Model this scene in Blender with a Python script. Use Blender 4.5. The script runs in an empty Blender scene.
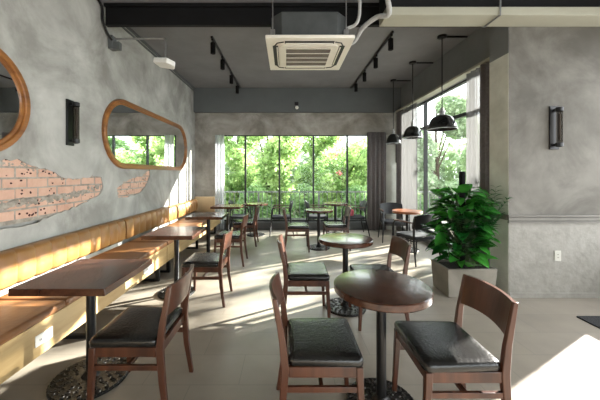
import bpy, bmesh, math, random
from mathutils import Vector, Matrix
from mathutils.geometry import tessellate_polygon
PI = math.pi
R = random.Random(7)
scn = bpy.context.scene
col = scn.collection

# ---------------------------------------------------------------- camera
H = 1.44
cd = bpy.data.cameras.new('camera'); cam = bpy.data.objects.new('camera', cd); col.objects.link(cam)
cam.location = (0, 0, H); cam.rotation_euler = (PI/2, 0, 0)
cd.sensor_width = 36; cd.lens = 36*290/600
cd.shift_x = 13/600; cd.shift_y = -26/600
cd.clip_start = 0.05
scn.camera = cam
# ---------------------------------------------------------------- sky, sun, exposure
w = bpy.data.worlds.new('sky'); scn.world = w; w.use_nodes = True
bg = w.node_tree.nodes['Background']
bg.inputs['Color'].default_value = (0.93, 0.97, 1.0, 1); bg.inputs['Strength'].default_value = 3.3
sd = bpy.data.lights.new('sun', 'SUN'); sd.energy = 22; sd.angle = math.radians(0.8); sd.color = (1.0, 0.95, 0.88)
sun = bpy.data.objects.new('sun', sd); col.objects.link(sun)
el = math.radians(21)
sdir = Vector((0.872*math.cos(el), 0.489*math.cos(el), math.sin(el)))
sun.rotation_euler = sdir.to_track_quat('Z', 'Y').to_euler()
vs = scn.view_settings
vs.view_transform = 'Standard'; vs.look = 'None'; vs.gamma = 1; vs.use_curve_mapping = False
vs.exposure = 1.15

# ---------------------------------------------------------------- materials
def mat(name, c1, c2=None, scale=5.0, rough=0.5, metal=0.0, bump=0.0, bscale=None, spec=0.5,
        stretch=(1, 1, 1), detail=6, contrast=(0.35, 0.65), coat=0.0, c3=None):
    m = bpy.data.materials.new(name); m.use_nodes = True
    nt = m.node_tree; b = nt.nodes['Principled BSDF']
    b.inputs['Roughness'].default_value = rough; b.inputs['Metallic'].default_value = metal
    b.inputs['Specular IOR Level'].default_value = spec
    b.inputs['Coat Weight'].default_value = coat
    tc = nt.nodes.new('ShaderNodeTexCoord'); mp = nt.nodes.new('ShaderNodeMapping')
    mp.inputs['Scale'].default_value = stretch
    nt.links.new(tc.outputs['Object'], mp.inputs['Vector'])
    n = nt.nodes.new('ShaderNodeTexNoise'); n.inputs['Scale'].default_value = scale
    n.inputs['Detail'].default_value = detail; n.inputs['Roughness'].default_value = 0.6
    nt.links.new(mp.outputs[0], n.inputs['Vector'])
    r = nt.nodes.new('ShaderNodeValToRGB')
    r.color_ramp.elements[0].position = contrast[0]; r.color_ramp.elements[1].position = contrast[1]
    c2 = c2 or tuple(x*0.85 for x in c1)
    r.color_ramp.elements[0].color = (*c2, 1); r.color_ramp.elements[1].color = (*c1, 1)
    if c3:
        e = r.color_ramp.elements.new(0.5*(contrast[0]+contrast[1])); e.color = (*c3, 1)
    nt.links.new(n.outputs['Fac'], r.inputs['Fac']); nt.links.new(r.outputs['Color'], b.inputs['Base Color'])
    if bump:
        n2 = nt.nodes.new('ShaderNodeTexNoise'); n2.inputs['Scale'].default_value = bscale or scale*3
        n2.inputs['Detail'].default_value = 5
        nt.links.new(mp.outputs[0], n2.inputs['Vector'])
        bp = nt.nodes.new('ShaderNodeBump'); bp.inputs['Strength'].default_value = bump; bp.inputs['Distance'].default_value = 0.02
        nt.links.new(n2.outputs['Fac'], bp.inputs['Height']); nt.links.new(bp.outputs[0], b.inputs['Normal'])
    return m

def concrete(name, a, b_, c, rough=0.75):
    """trowelled plaster: big cloudy stains times fine mottling"""
    m = bpy.data.materials.new(name); m.use_nodes = True; nt = m.node_tree; L = nt.links
    p = nt.nodes['Principled BSDF']; p.inputs['Roughness'].default_value = rough; p.inputs['Specular IOR Level'].default_value = 0.3
    tc = nt.nodes.new('ShaderNodeTexCoord')
    n1 = nt.nodes.new('ShaderNodeTexNoise'); n1.inputs['Scale'].default_value = 1.1; n1.inputs['Detail'].default_value = 9; n1.inputs['Roughness'].default_value = 0.65; n1.inputs['Distortion'].default_value = 0.6
    n2 = nt.nodes.new('ShaderNodeTexNoise'); n2.inputs['Scale'].default_value = 3.5; n2.inputs['Detail'].default_value = 8; n2.inputs['Distortion'].default_value = .25
    for n in (n1, n2): L.new(tc.outputs['Object'], n.inputs['Vector'])
    r1 = nt.nodes.new('ShaderNodeValToRGB')
    r1.color_ramp.elements[0].position = 0.38; r1.color_ramp.elements[1].position = 0.62
    r1.color_ramp.elements[0].color = (*a, 1); r1.color_ramp.elements[1].color = (*c, 1)
    e = r1.color_ramp.elements.new(0.5); e.color = (*b_, 1)
    L.new(n1.outputs['Fac'], r1.inputs['Fac'])
    r2 = nt.nodes.new('ShaderNodeValToRGB'); r2.color_ramp.elements[0].position = 0.3; r2.color_ramp.elements[1].position = 0.7
    r2.color_ramp.elements[0].color = (0.80, 0.79, 0.78, 1); r2.color_ramp.elements[1].color = (1.06, 1.06, 1.06, 1)
    L.new(n2.outputs['Fac'], r2.inputs['Fac'])
    mx = nt.nodes.new('ShaderNodeMix'); mx.data_type = 'RGBA'; mx.blend_type = 'MULTIPLY'; mx.inputs[0].default_value = 1
    L.new(r1.outputs[0], mx.inputs[6]); L.new(r2.outputs[0], mx.inputs[7]); L.new(mx.outputs[2], p.inputs['Base Color'])
    bp = nt.nodes.new('ShaderNodeBump'); bp.inputs['Strength'].default_value = 0.25; bp.inputs['Distance'].default_value = 0.01
    L.new(n2.outputs['Fac'], bp.inputs['Height']); L.new(bp.outputs[0], p.inputs['Normal'])
    return m

def tile_floor():
    m = bpy.data.materials.new('floor_tile'); m.use_nodes = True; nt = m.node_tree; L = nt.links
    p = nt.nodes['Principled BSDF']
    tc = nt.nodes.new('ShaderNodeTexCoord')
    bk = nt.nodes.new('ShaderNodeTexBrick'); bk.inputs['Scale'].default_value = 1
    bk.inputs['Brick Width'].default_value = 0.66; bk.inputs['Row Height'].default_value = 0.33; bk.inputs['Mortar Size'].default_value = 0.0025
    bk.inputs['Color1'].default_value = (0.262, 0.23, 0.188, 1); bk.inputs['Color2'].default_value = (0.280, 0.246, 0.203, 1)
    bk.inputs['Mortar'].default_value = (0.20, 0.18, 0.155, 1)
    L.new(tc.outputs['Object'], bk.inputs['Vector'])
    n = nt.nodes.new('ShaderNodeTexNoise'); n.inputs['Scale'].default_value = 3; n.inputs['Detail'].default_value = 8
    L.new(tc.outputs['Object'], n.inputs['Vector'])
    r = nt.nodes.new('ShaderNodeValToRGB'); r.color_ramp.elements[0].position = .3; r.color_ramp.elements[1].position = .7
    r.color_ramp.elements[0].color = (.85, .85, .85, 1); r.color_ramp.elements[1].color = (1.08, 1.07, 1.05, 1)
    L.new(n.outputs['Fac'], r.inputs['Fac'])
    mx = nt.nodes.new('ShaderNodeMix'); mx.data_type = 'RGBA'; mx.blend_type = 'MULTIPLY'; mx.inputs[0].default_value = 1
    L.new(bk.outputs['Color'], mx.inputs[6]); L.new(r.outputs[0], mx.inputs[7]); L.new(mx.outputs[2], p.inputs['Base Color'])
    p.inputs['Roughness'].default_value = 0.38; p.inputs['Specular IOR Level'].default_value = 0.6
    return m

def wood(name, dark, light, rough=0.3, axis='X', scale=1.0, coat=0.3):
    st = {'X': (1.2, 14, 14), 'Y': (14, 1.2, 14), 'Z': (14, 14, 1.2)}[axis]
    return mat(name, light, dark, scale=1.6*scale, rough=rough, stretch=st, bump=0.04, bscale=4, coat=coat, contrast=(.3, .7))

def leaf_mat(name, a, b_, transl=0.45, rough=0.35, tr=None):
    m = bpy.data.materials.new(name); m.use_nodes = True; nt = m.node_tree; L = nt.links
    p = nt.nodes['Principled BSDF']; p.inputs['Roughness'].default_value = rough
    out = nt.nodes['Material Output']
    tc = nt.nodes.new('ShaderNodeTexCoord'); n = nt.nodes.new('ShaderNodeTexNoise'); n.inputs['Scale'].default_value = 2.3; n.inputs['Detail'].default_value = 6
    L.new(tc.outputs['Object'], n.inputs['Vector'])
    r = nt.nodes.new('ShaderNodeValToRGB'); r.color_ramp.elements[0].position = .38; r.color_ramp.elements[1].position = .62
    r.color_ramp.elements[0].color = (*a, 1); r.color_ramp.elements[1].color = (*b_, 1)
    L.new(n.outputs['Fac'], r.inputs['Fac']); L.new(r.outputs[0], p.inputs['Base Color'])
    t = nt.nodes.new('ShaderNodeBsdfTranslucent')
    if tr: t.inputs['Color'].default_value = (*tr, 1)
    else: L.new(r.outputs[0], t.inputs['Color'])
    mx = nt.nodes.new('ShaderNodeMixShader'); mx.inputs[0].default_value = transl
    L.new(p.outputs[0], mx.inputs[1]); L.new(t.outputs[0], mx.inputs[2]); L.new(mx.outputs[0], out.inputs['Surface'])
    return m

def sheer_mat(c=(.20, .197, .195), tp_=.27):
    m = bpy.data.materials.new('sheer_voile'); m.use_nodes = True; nt = m.node_tree; L = nt.links
    nt.nodes.remove(nt.nodes['Principled BSDF']); out = nt.nodes['Material Output']
    d = nt.nodes.new('ShaderNodeBsdfDiffuse'); d.inputs[0].default_value = (*c, 1)
    t = nt.nodes.new('ShaderNodeBsdfTranslucent'); t.inputs[0].default_value = (*c, 1)
    tp = nt.nodes.new('ShaderNodeBsdfTransparent')
    a = nt.nodes.new('ShaderNodeMixShader'); a.inputs[0].default_value = .5
    b = nt.nodes.new('ShaderNodeMixShader'); b.inputs[0].default_value = tp_
    L.new(d.outputs[0], a.inputs[1]); L.new(t.outputs[0], a.inputs[2])
    L.new(a.outputs[0], b.inputs[1]); L.new(tp.outputs[0], b.inputs[2]); L.new(b.outputs[0], out.inputs['Surface'])
    return m

def glass_mat(name='window_glass', tint=(0.97, 0.99, 0.98), refl=0.05):
    m = bpy.data.materials.new(name); m.use_nodes = True; nt = m.node_tree; L = nt.links
    nt.nodes.remove(nt.nodes['Principled BSDF']); out = nt.nodes['Material Output']
    tp = nt.nodes.new('ShaderNodeBsdfTransparent'); tp.inputs[0].default_value = (*tint, 1)
    g = nt.nodes.new('ShaderNodeBsdfGlossy'); g.inputs['Roughness'].default_value = 0.02
    lw = nt.nodes.new('ShaderNodeLayerWeight'); lw.inputs['Blend'].default_value = 0.25
    mul = nt.nodes.new('ShaderNodeMath'); mul.operation = 'MULTIPLY'; mul.inputs[1].default_value = refl*6
    L.new(lw.outputs['Fresnel'], mul.inputs[0])
    mx = nt.nodes.new('ShaderNodeMixShader')
    L.new(mul.outputs[0], mx.inputs[0]); L.new(tp.outputs[0], mx.inputs[1]); L.new(g.outputs[0], mx.inputs[2]); L.new(mx.outputs[0], out.inputs['Surface'])
    return m

M = {}
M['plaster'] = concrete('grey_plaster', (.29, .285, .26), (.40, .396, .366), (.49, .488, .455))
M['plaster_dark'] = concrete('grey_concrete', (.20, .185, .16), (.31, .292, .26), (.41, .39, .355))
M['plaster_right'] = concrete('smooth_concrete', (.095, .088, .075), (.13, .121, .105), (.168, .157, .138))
M['lit_face'] = concrete('window_lit_render', (.52, .53, .48), (.60, .61, .55), (.66, .67, .61))  # window light on the pillar and column faces is put into this colour
M['dado'] = mat('painted_brick_dado', (.265, .25, .22), (.21, .197, .172), scale=9, rough=.7, bump=.5, bscale=16)
M['ceil'] = mat('ceiling_paint', (.20, .20, .205), (.17, .17, .175), scale=2, rough=.8)
M['beam'] = mat('beam_grey_paint', (.10, .108, .108), (.085, .092, .092), scale=2, rough=.6)
M['side_beam'] = mat('side_beam_paint', (.16, .168, .168), (.13, .137, .137), scale=2, rough=.6)
M['black'] = mat('black_metal', (.010, .010, .011), (.006, .006, .006), scale=8, rough=.34, spec=.35)
M['blackbeam'] = mat('black_steel', (.007, .007, .008), (.005, .005, .005), scale=8, rough=.6, spec=.2)
M['iron'] = mat('cast_iron', (.035, .033, .032), (.015, .015, .015), scale=20, rough=.35, metal=.7, bump=.2)
M['floor'] = tile_floor()
M['cream'] = mat('cream_paint', (.37, .36, .285), (.32, .31, .245), scale=1.5, rough=.5)
M['mirror'] = mat('mirror_silver', (.86, .88, .88), (.86, .88, .88), rough=.02, metal=1.0)
M['frame_wood'] = wood('oak_frame', (.14, .048, .011), (.36, .145, .034), rough=.4, axis='Y', scale=.5)
M['top_wood'] = wood('walnut_top', (.032, .012, .007), (.078, .030, .016), rough=.22, axis='Y', coat=.15)
M['edge_wood'] = wood('walnut_edge', (.10, .045, .022), (.20, .095, .05), rough=.35, axis='X', coat=.2)
M['red_top'] = wood('red_wood_top', (.22, .07, .03), (.40, .15, .07), rough=.3, axis='X')
M['chair_wood'] = wood('chair_walnut', (.034, .011, .006), (.095, .032, .015), rough=.32, axis='Z', scale=.6, coat=.1)
M['pad'] = mat('black_leather', (.013, .013, .012), (.007, .007, .007), scale=30, rough=.25, spec=.5, bump=.15, bscale=60)
M['tan'] = mat('tan_leather', (.34, .175, .055), (.26, .125, .038), scale=4, rough=.42, bump=.1, bscale=30)
M['seat_tan'] = mat('brown_leather', (.25, .11, .04), (.165, .07, .026), scale=4, rough=.34, bump=.1, bscale=30)
M['ply'] = mat('pale_plywood', (.52, .37, .18), (.42, .28, .12), scale=2.0, rough=.45, stretch=(1, 1, 9))
M['cream_leather'] = mat('cream_panel', (.62, .46, .27), (.55, .40, .23), scale=3, rough=.5)
M['white'] = mat('white_plastic', (.80, .79, .75), (.76, .75, .71), rough=.4)
M['offwhite'] = mat('ivory_plastic', (.74, .70, .62), (.70, .66, .58), rough=.4)
M['plate'] = mat('greyish_plate', (.50, .48, .42), (.46, .44, .39), rough=.4)
M['railc'] = mat('rail_concrete', (.17, .158, .138), (.14, .13, .114), rough=.7)
M['relief'] = mat('polished_cast_iron', (.11, .105, .10), (.05, .047, .044), scale=40, rough=.28, metal=.85)
M['matte'] = mat('matte_black', (.006, .006, .006), (.005, .005, .005), rough=.8, spec=.1)
M['slot'] = mat('dark_slot', (.03, .03, .03), rough=.6)
M['grille'] = mat('taupe_grille', (.15, .12, .105), (.11, .09, .08), rough=.5)
M['acbody'] = mat('galvanised_grey', (.075, .08, .08), (.055, .06, .06), scale=5, rough=.5, metal=.3)
M['steel'] = mat('brushed_steel', (.45, .45, .45), (.35, .35, .35), scale=12, rough=.3, metal=.9)
M['pipe'] = mat('pipe_wrap', (.42, .42, .41), (.32, .32, .31), scale=20, rough=.6, bump=.3)
M['curtain'] = mat('charcoal_curtain', (.25, .235, .24), (.20, .185, .19), scale=30, rough=.9, spec=.2)
M['sheer'] = sheer_mat(); M['sheer_white'] = sheer_mat((.75, .75, .78), .3)
M['glass'] = glass_mat()
M['tube_glass'] = glass_mat('lamp_glass', (.45, .43, .40), .02)
M['frame'] = mat('window_frame_black', (.018, .02, .022), (.013, .014, .015), rough=.4)
M['brick'] = mat('orange_pink_brick', (.70, .47, .36), (.55, .32, .23), scale=5, rough=.85, bump=.5, bscale=40, contrast=(.3, .7))
M['mortar'] = mat('rough_mortar', (.46, .42, .36), (.27, .24, .20), scale=14, rough=.95, bump=1.0, bscale=30)
M['brickhole'] = mat('brick_cavity', (.07, .015, .01), (.03, .008, .006), scale=10, rough=.9)
M['armfab'] = mat('slate_fabric', (.05, .052, .057), (.035, .037, .04), scale=40, rough=.9, spec=.2)
M['armback'] = mat('slate_shell', (.030, .032, .037), (.02, .022, .026), scale=10, rough=.4, spec=.4)
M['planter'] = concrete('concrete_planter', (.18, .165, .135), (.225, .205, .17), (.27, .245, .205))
M['soil'] = mat('dark_soil', (.03, .02, .014), (.012, .008, .006), scale=30, rough=1, bump=1)
M['leafdark'] = leaf_mat('philodendron_leaf', (.008, .07, .012), (.06, .29, .035), .22, .25)
M['palmleaf'] = leaf_mat('palm_leaf', (.008, .06, .012), (.02, .13, .025), .2, .35)
M['stem'] = mat('green_stem', (.06, .12, .03), (.04, .07, .02), rough=.5)
M['bark'] = mat('bark', (.10, .07, .045), (.05, .035, .025), scale=8, rough=.9, bump=.8)
M['hedge1'] = leaf_mat('bright_leaf', (.16, .29, .08), (.54, .68, .30), .58)
M['hedge2'] = leaf_mat('mid_leaf', (.11, .22, .08), (.32, .48, .20), .55)
M['hedge3'] = leaf_mat('pale_leaf', (.26, .36, .21), (.52, .62, .42), .5)
M['flower'] = leaf_mat('pink_petal', (.65, .08, .12), (.8, .25, .25), .3)
M['pink'] = mat('pink_fabric', (.75, .14, .2), (.6, .1, .14), rough=.7)
M['deck'] = mat('terrace_paving', (.32, .31, .29), (.24, .23, .22), scale=3, rough=.8)
M['rail'] = mat('grey_railing_paint', (.16, .17, .165), (.13, .14, .135), rough=.5)
M['ground'] = mat('garden_soil', (.10, .12, .05), (.06, .06, .03), scale=3, rough=1)
M['mat_dark'] = mat('dark_doormat', (.03, .03, .032), (.018, .018, .02), scale=60, rough=.95, bump=.6)
M['pendant'] = mat('black_enamel', (.012, .014, .014), (.010, .011, .011), rough=.16, coat=.5)
M['pendin'] = mat('shade_lining', (.55, .5, .42), (.5, .45, .38), rough=.3, metal=.4)

# ---------------------------------------------------------------- helpers
def ident(): return bmesh.new()
def add_box(bm, x0, x1, y0, y1, z0, z1, mi=0):
    v = [bm.verts.new((x, y, z)) for z in (z0, z1) for (x, y) in ((x0, y0), (x1, y0), (x1, y1), (x0, y1))]
    for f in ((3, 2, 1, 0), (4, 5, 6, 7), (0, 1, 5, 4), (1, 2, 6, 5), (2, 3, 7, 6), (3, 0, 4, 7)):
        bm.faces.new([v[i] for i in f]).material_index = mi
def frame_at(t):
    t = t.normalized(); u = t.cross(Vector((0, 0, 1)))
    if u.length < 1e-3: u = Vector((1, 0, 0))
    u.normalize(); return u, t.cross(u).normalized()
def add_tube(bm, pts, r, n=10, rect=None, cap=True):
    """tube along pts; r number or list; rect=(w,h) gives a squared bar"""
    pts = [Vector(p) for p in pts]; rings = []
    u = v = None
    for i, p in enumerate(pts):
        t = (pts[min(i+1, len(pts)-1)] - pts[max(i-1, 0)]).normalized()
        if u is None: u, v = frame_at(t)
        else:
            u = (u - t*u.dot(t)).normalized(); v = t.cross(u)
        rr = r[i] if isinstance(r, (list, tuple)) else r
        if rect:
            a, b = rect[0]/2*rr, rect[1]/2*rr
            ring = [bm.verts.new(p+u*s*a+v*q*b) for s, q in ((1, 1), (-1, 1), (-1, -1), (1, -1))]
        else:
            ring = [bm.verts.new(p+u*math.cos(2*PI*k/n)*rr+v*math.sin(2*PI*k/n)*rr) for k in range(n)]
        rings.append(ring)
    m = len(rings[0])
    for a, b in zip(rings, rings[1:]):
        for k in range(m): bm.faces.new((a[k], a[(k+1) % m], b[(k+1) % m], b[k]))
    if cap:
        bm.faces.new(rings[0][::-1]); bm.faces.new(rings[-1])
def add_bar(bm, p0, p1, w0, w1=None, x=Vector((1, 0, 0))):
    """squared bar whose section stays aligned to the x axis; may taper; w=(wx, wy)"""
    w1 = w1 or w0; vs_ = []
    for p, wd in ((Vector(p0), w0), (Vector(p1), w1)):
        vs_.append([bm.verts.new(p+Vector((sx*wd[0]/2, sy*wd[1]/2, 0))) for sx, sy in ((-1, -1), (1, -1), (1, 1), (-1, 1))])
    a, b = vs_
    bm.faces.new(a[::-1]); bm.faces.new(b)
    for k in range(4): bm.faces.new((a[k], a[(k+1) % 4], b[(k+1) % 4], b[k]))
def add_chain(bm, pts, ws):
    rings = [[bm.verts.new(Vector(p)+Vector((sx*w_[0]/2, sy*w_[1]/2, 0))) for sx, sy in ((-1, -1), (1, -1), (1, 1), (-1, 1))] for p, w_ in zip(pts, ws)]
    bm.faces.new(rings[0][::-1]); bm.faces.new(rings[-1])
    for a, b in zip(rings, rings[1:]):
        for k in range(4): bm.faces.new((a[k], a[(k+1) % 4], b[(k+1) % 4], b[k]))
def add_lathe(bm, prof, c=(0, 0, 0), n=32, cap=True):
    c = Vector(c); rings = []
    for r, z in prof: rings.append([bm.verts.new(c+Vector((r*math.cos(2*PI*k/n), r*math.sin(2*PI*k/n), z))) for k in range(n)])
    for a, b in zip(rings, rings[1:]):
        for k in range(n): bm.faces.new((a[k], a[(k+1) % n], b[(k+1) % n], b[k]))
    if cap: bm.faces.new(rings[0][::-1]); bm.faces.new(rings[-1])
def add_prism(bm, poly, z0, z1):
    a = [bm.verts.new((x, y, z0)) for x, y in poly]; b = [bm.verts.new((x, y, z1)) for x, y in poly]
    bm.faces.new(a[::-1]); bm.faces.new(b); n = len(a)
    for k in range(n): bm.faces.new((a[k], a[(k+1) % n], b[(k+1) % n], b[k]))
def rr_poly(w, d, r, n=5, cx=0, cy=0):
    out = []
    for sx, sy, a0 in ((1, 1, 0), (-1, 1, PI/2), (-1, -1, PI), (1, -1, 1.5*PI)):
        for k in range(n+1):
            a = a0+k/n*PI/2
            out.append((cx+sx*(w/2-r)+r*math.cos(a), cy+sy*(d/2-r)+r*math.sin(a)))
    return out
def obj(name, bm, m, parent=None, bevel=0, seg=2, smooth=35, loc=None, kind=None, label=None, recalc=True):
    if recalc: bmesh.ops.recalc_face_normals(bm, faces=bm.faces[:])
    me = bpy.data.meshes.new(name); bm.to_mesh(me); bm.free()
    for k in (m if isinstance(m, (list, tuple)) else [m]): me.materials.append(M[k])
    if smooth:
        me.polygons.foreach_set('use_smooth', [True]*len(me.polygons))
        me.set_sharp_from_angle(angle=math.radians(smooth))
    o = bpy.data.objects.new(name, me); col.objects.link(o)
    if parent: o.parent = parent
    if loc: o.location = loc
    if bevel:
        b = o.modifiers.new('bevel', 'BEVEL'); b.width = bevel; b.segments = seg; b.limit_method = 'ANGLE'; b.angle_limit = math.radians(40)
    if kind: o['kind'] = kind
    if label: o['label'] = label
    return o
def thing(name, label, cat, loc=(0, 0, 0), rz=0, group=None):
    o = bpy.data.objects.new(name, None); col.objects.link(o); o.empty_display_size = .1
    o.location = loc; o.rotation_euler = (0, 0, rz); o['label'] = label; o['category'] = cat
    if group: o['group'] = group
    return o
def tag(o, label, cat, group=None):
    o['label'] = label; o['category'] = cat
    if group: o['group'] = group
    return o
def struct(name, bm, m, parent=None, **k):
    return obj(name, bm, m, parent, kind=None if parent else 'structure', **k)
def kids(o): return [c for c in list(bpy.data.objects) if c.parent == o]
def dup(root, loc, rz, label, group=None):
    def cp(o, par):
        c = o.copy(); col.objects.link(c)
        if par: c.parent = par
        for ch in kids(o): cp(ch, c)
        return c
    r = cp(root, None); r.location = loc; r.rotation_euler = (0, 0, rz); r['label'] = label
    if group: r['group'] = group
    return r

XL, XR, YB, ZC = -2.38, 2.90, 7.50, 3.64
XC, YF = 2.58, 3.37            # corner of the right-hand return wall
XO = 4.02                      # outer wall of the front bay
Y0 = -3.0
# ---------------------------------------------------------------- floor, ceiling
b = ident(); add_box(b, XL-.3, XO+.2, Y0, YB+.25, -.12, 0); struct('floor', b, 'floor')
b = ident(); add_box(b, XL-.3, XO+.2, Y0, YB+.25, ZC, ZC+.15); struct('ceiling', b, 'ceil')

# ---------------------------------------------------------------- left wall with plaster broken away over brick
def wpt(px, py):               # a point of the left wall, read off as bearing and height
    y = 2.38*290/(287-px); return (y, H+(174-py)/290*y)
upA = [(-40, 162), (0, 160), (18, 160), (36, 166), (55, 172), (66, 178), (80, 179), (92, 176), (101, 177)]
loA = [(103, 186), (102, 191), (99, 196), (84, 203), (66, 211), (48, 218), (28, 225), (0, 230), (-40, 238)]
upB = [(117, 188), (124, 182), (134, 178), (142, 176), (150, 169)]
loB = [(150, 177), (146, 186), (140, 193), (128, 197), (118, 198)]
def rough_poly(pts, seg=.05, amp=.014):
    w_ = [Vector(wpt(*p)) for p in pts]; out = []
    for i, p in enumerate(w_):
        q = w_[(i+1) % len(w_)]; n = max(1, int((q-p).length/seg))
        for k in range(n):
            t = p.lerp(q, k/n); out.append(Vector((t.x+R.uniform(-amp, amp), t.y+R.uniform(-amp, amp))))
    return out
holes = [rough_poly(upA+loA), rough_poly(upB+loB, .04, .01)]
b = ident()
outer = [Vector((Y0, 0)), Vector((YB+.25, 0)), Vector((YB+.25, ZC)), Vector((Y0, ZC))]
loops = [[Vector((0, p.x, p.y)) for p in outer]]+[[Vector((0, p.x, p.y)) for p in h] for h in holes]
tris = tessellate_polygon(loops)
flat = [p for l in loops for p in l]
fv = [b.verts.new((XL, p.y, p.z)) for p in flat]
for t in tris:
    try: b.faces.new([fv[i] for i in t])
    except ValueError: pass
k0 = 4
for h in holes:
    back = [b.verts.new((XL-.022, p.x, p.y)) for p in h]; n = len(h)
    for k in range(n): b.faces.new((fv[k0+k], fv[k0+(k+1) % n], back[(k+1) % n], back[k]))
    k0 += n
add_box(b, XL-.3, XL-.06, Y0, YB+.25, 0, ZC)
wl = struct('wall_left', b, 'plaster', smooth=0)
b = ident(); add_box(b, XL-.06, XL-.019, 1.8, 6.0, 1.0, 1.8)
struct('mortar_bed', b, 'mortar', wl)
b = ident(); bl, bh = .235, .094
row = 0; z = 1.03
def inside(y, z):
    for h in holes:
        c = False; n = len(h)
        for i in range(n):
            p, q = h[i], h[i-1]
            if (p.y > z) != (q.y > z) and y < (q.x-p.x)*(z-p.y)/(q.y-p.y)+p.x: c = not c
        if c: return True
    return False
hb = ident()
while z < 1.75:
    y = 1.85+(row % 2)*bl/2
    while y < 5.4:
        j = [R.uniform(-.003, .003) for _ in range(4)]
        if any(inside(yy, zz) for yy in (y, y+bl/2, y+bl) for zz in (z, z+bh/2, z+bh)):
            dep = XL-.012+R.uniform(-.006, .004)
            add_box(b, XL-.05, dep, y+.008+j[0], y+bl-.010+j[1], z+.007+j[2], z+bh-.009+j[3])
            if R.random() < .6:
                for _ in range(R.randint(2, 6)):
                    cy, cz = y+R.uniform(.03, bl-.03), z+R.uniform(.02, bh-.02)
                    if not inside(cy, cz): continue
                    rr = R.uniform(.006, .012)
                    vv = [hb.verts.new((dep+.0015, cy+rr*R.uniform(.8, 1.5)*math.cos(a), cz+rr*R.uniform(.6, 1.2)*math.sin(a))) for a in [i*PI/4 for i in range(8)]]
                    hb.faces.new(vv)
        y += bl
    z += bh; row += 1
struct('exposed_brick', b, 'brick', wl, bevel=.004, smooth=0)
struct('brick_cavity', hb, 'brickhole', wl, smooth=0)
# ragged ridges of mortar left on the bricks
b = ident()
for (p0, p1, n, rr) in (((-10, 208), (80, 194), 150, .021), ((78, 194), (101, 186), 34, .017), ((118, 194), (147, 178), 30, .014), ((60, 177), (101, 176), 40, .013), ((118, 187), (149, 171), 26, .011), ((0, 161), (60, 175), 50, .012)):
    a, c = wpt(*p0), wpt(*p1)
    for k in range(n):
        t = k/n; y = a[0]+(c[0]-a[0])*t; zz = a[1]+(c[1]-a[1])*t+R.uniform(-.028, .028)
        r_ = rr*R.uniform(.5, 1.3)
        bmesh.ops.create_icosphere(b, subdivisions=1, radius=r_, matrix=Matrix.Translation((XL-.02, y+R.uniform(-.02, .02), zz)) @ Matrix.Diagonal((.9, R.uniform(1.1, 2.2), 1, 1)) @ Matrix.Rotation(R.uniform(0, 6), 4, 'X'))
struct('mortar_ridge', b, 'mortar', wl, smooth=60)

# ---------------------------------------------------------------- back wall: head, piers, curb
WX0, WX1, WZ0, WZ1 = -1.86, 2.46, .20, 2.45
b = ident()
add_box(b, XL, WX0, YB, YB+.22, 0, ZC)
add_box(b, WX1, XR+.3, YB, YB+.22, 0, ZC)
add_box(b, WX0, WX1, YB, YB+.22, WZ1, ZC)
struct('wall_back', b, 'plaster_dark')
b = ident(); add_box(b, WX1+.02, XR, YB-.05, YB+.0, 0, WZ1); struct('trim_1', b, 'lit_face')  # thin facing, coloured paler to carry the side-window light
b = ident(); add_box(b, WX1-.01, XR, YB-.07, YB-.05, 1.02, 1.08); add_box(b, WX1-.01, XR, YB-.08, YB-.05, .99, 1.02); struct('trim_2', b, 'lit_face')
b = ident(); add_box(b, XL, WX0, YB-.03, YB, 1.0, 1.05); struct('trim_13', b, 'plaster_dark')
b = ident(); add_box(b, WX0, WX1, YB-.02, YB+.22, 0, WZ0); struct('trim_3', b, 'beam')
b = ident(); add_box(b, XL, XR, YB-.12, YB, 3.02, ZC); struct('trim_4', b, 'beam', bevel=.004)

def window(name, along, pos, a0, a1, z0, z1, mull, trans=None, fw=.05):
    """frame and panes; along 'x' (pos = y) or 'y' (pos = x)"""
    def bx(bm, u0, u1, w0, w1, q0, q1):
        if along == 'x': add_box(bm, u0, u1, w0, w1, q0, q1)
        else: add_box(bm, w0, w1, u0, u1, q0, q1)
    f = ident()
    bx(f, a0, a1, pos-.03, pos+.03, z0, z0+fw); bx(f, a0, a1, pos-.03, pos+.03, z1-fw*.4, z1)
    for e in (a0, a1-fw): bx(f, e, e+fw, pos-.03, pos+.03, z0+fw, z1-fw*.4)
    for mx_ in mull: bx(f, mx_-.022, mx_+.022, pos-.035, pos+.035, z0+fw, z1-fw*.4)
    zs = [z0+fw]
    if trans:
        ed = [a0+fw]+[q for m_ in mull for q in (m_-.022, m_+.022)]+[a1-fw]
        for u0, u1 in zip(ed[::2], ed[1::2]): bx(f, u0, u1, pos-.03, pos+.03, trans-.03, trans+.03)
    fo = struct(name, f, 'frame')
    ed = [a0+fw]+[q for m_ in mull for q in (m_-.022, m_+.022)]+[a1-fw]
    for u0, u1 in zip(ed[::2], ed[1::2]):
        for q0, q1 in ([(z0+fw, trans-.03), (trans+.03, z1-fw*.4)] if trans else [(z0+fw, z1-fw*.4)]):
            g = ident(); bx(g, u0, u1, pos-.004, pos+.004, q0, q1); struct('pane', g, 'glass', fo, smooth=0)
    return fo
window('window_1', 'x', YB+.08, WX0, WX1, WZ0, WZ1, [-1.086, -.199, .69, 1.57])
# right wall beside the tall side window
b = ident()
add_box(b, XR, XR+.22, 3.69, YB, 3.02, ZC); add_box(b, XR, XR+.22, 7.35, YB, 0, 3.02); add_box(b, XR, XR+.22, 3.69, 4.0, 0, 3.02)
struct('wall_right', b, 'side_beam')
b = ident(); add_box(b, XR, XR+.22, 4.0, 7.35, 0, .2); struct('trim_5', b, 'beam')
window('window_2', 'y', XR+.12, 4.0, 7.35, .2, 3.02, [4.74, 6.32], trans=2.45, fw=.06)
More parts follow.
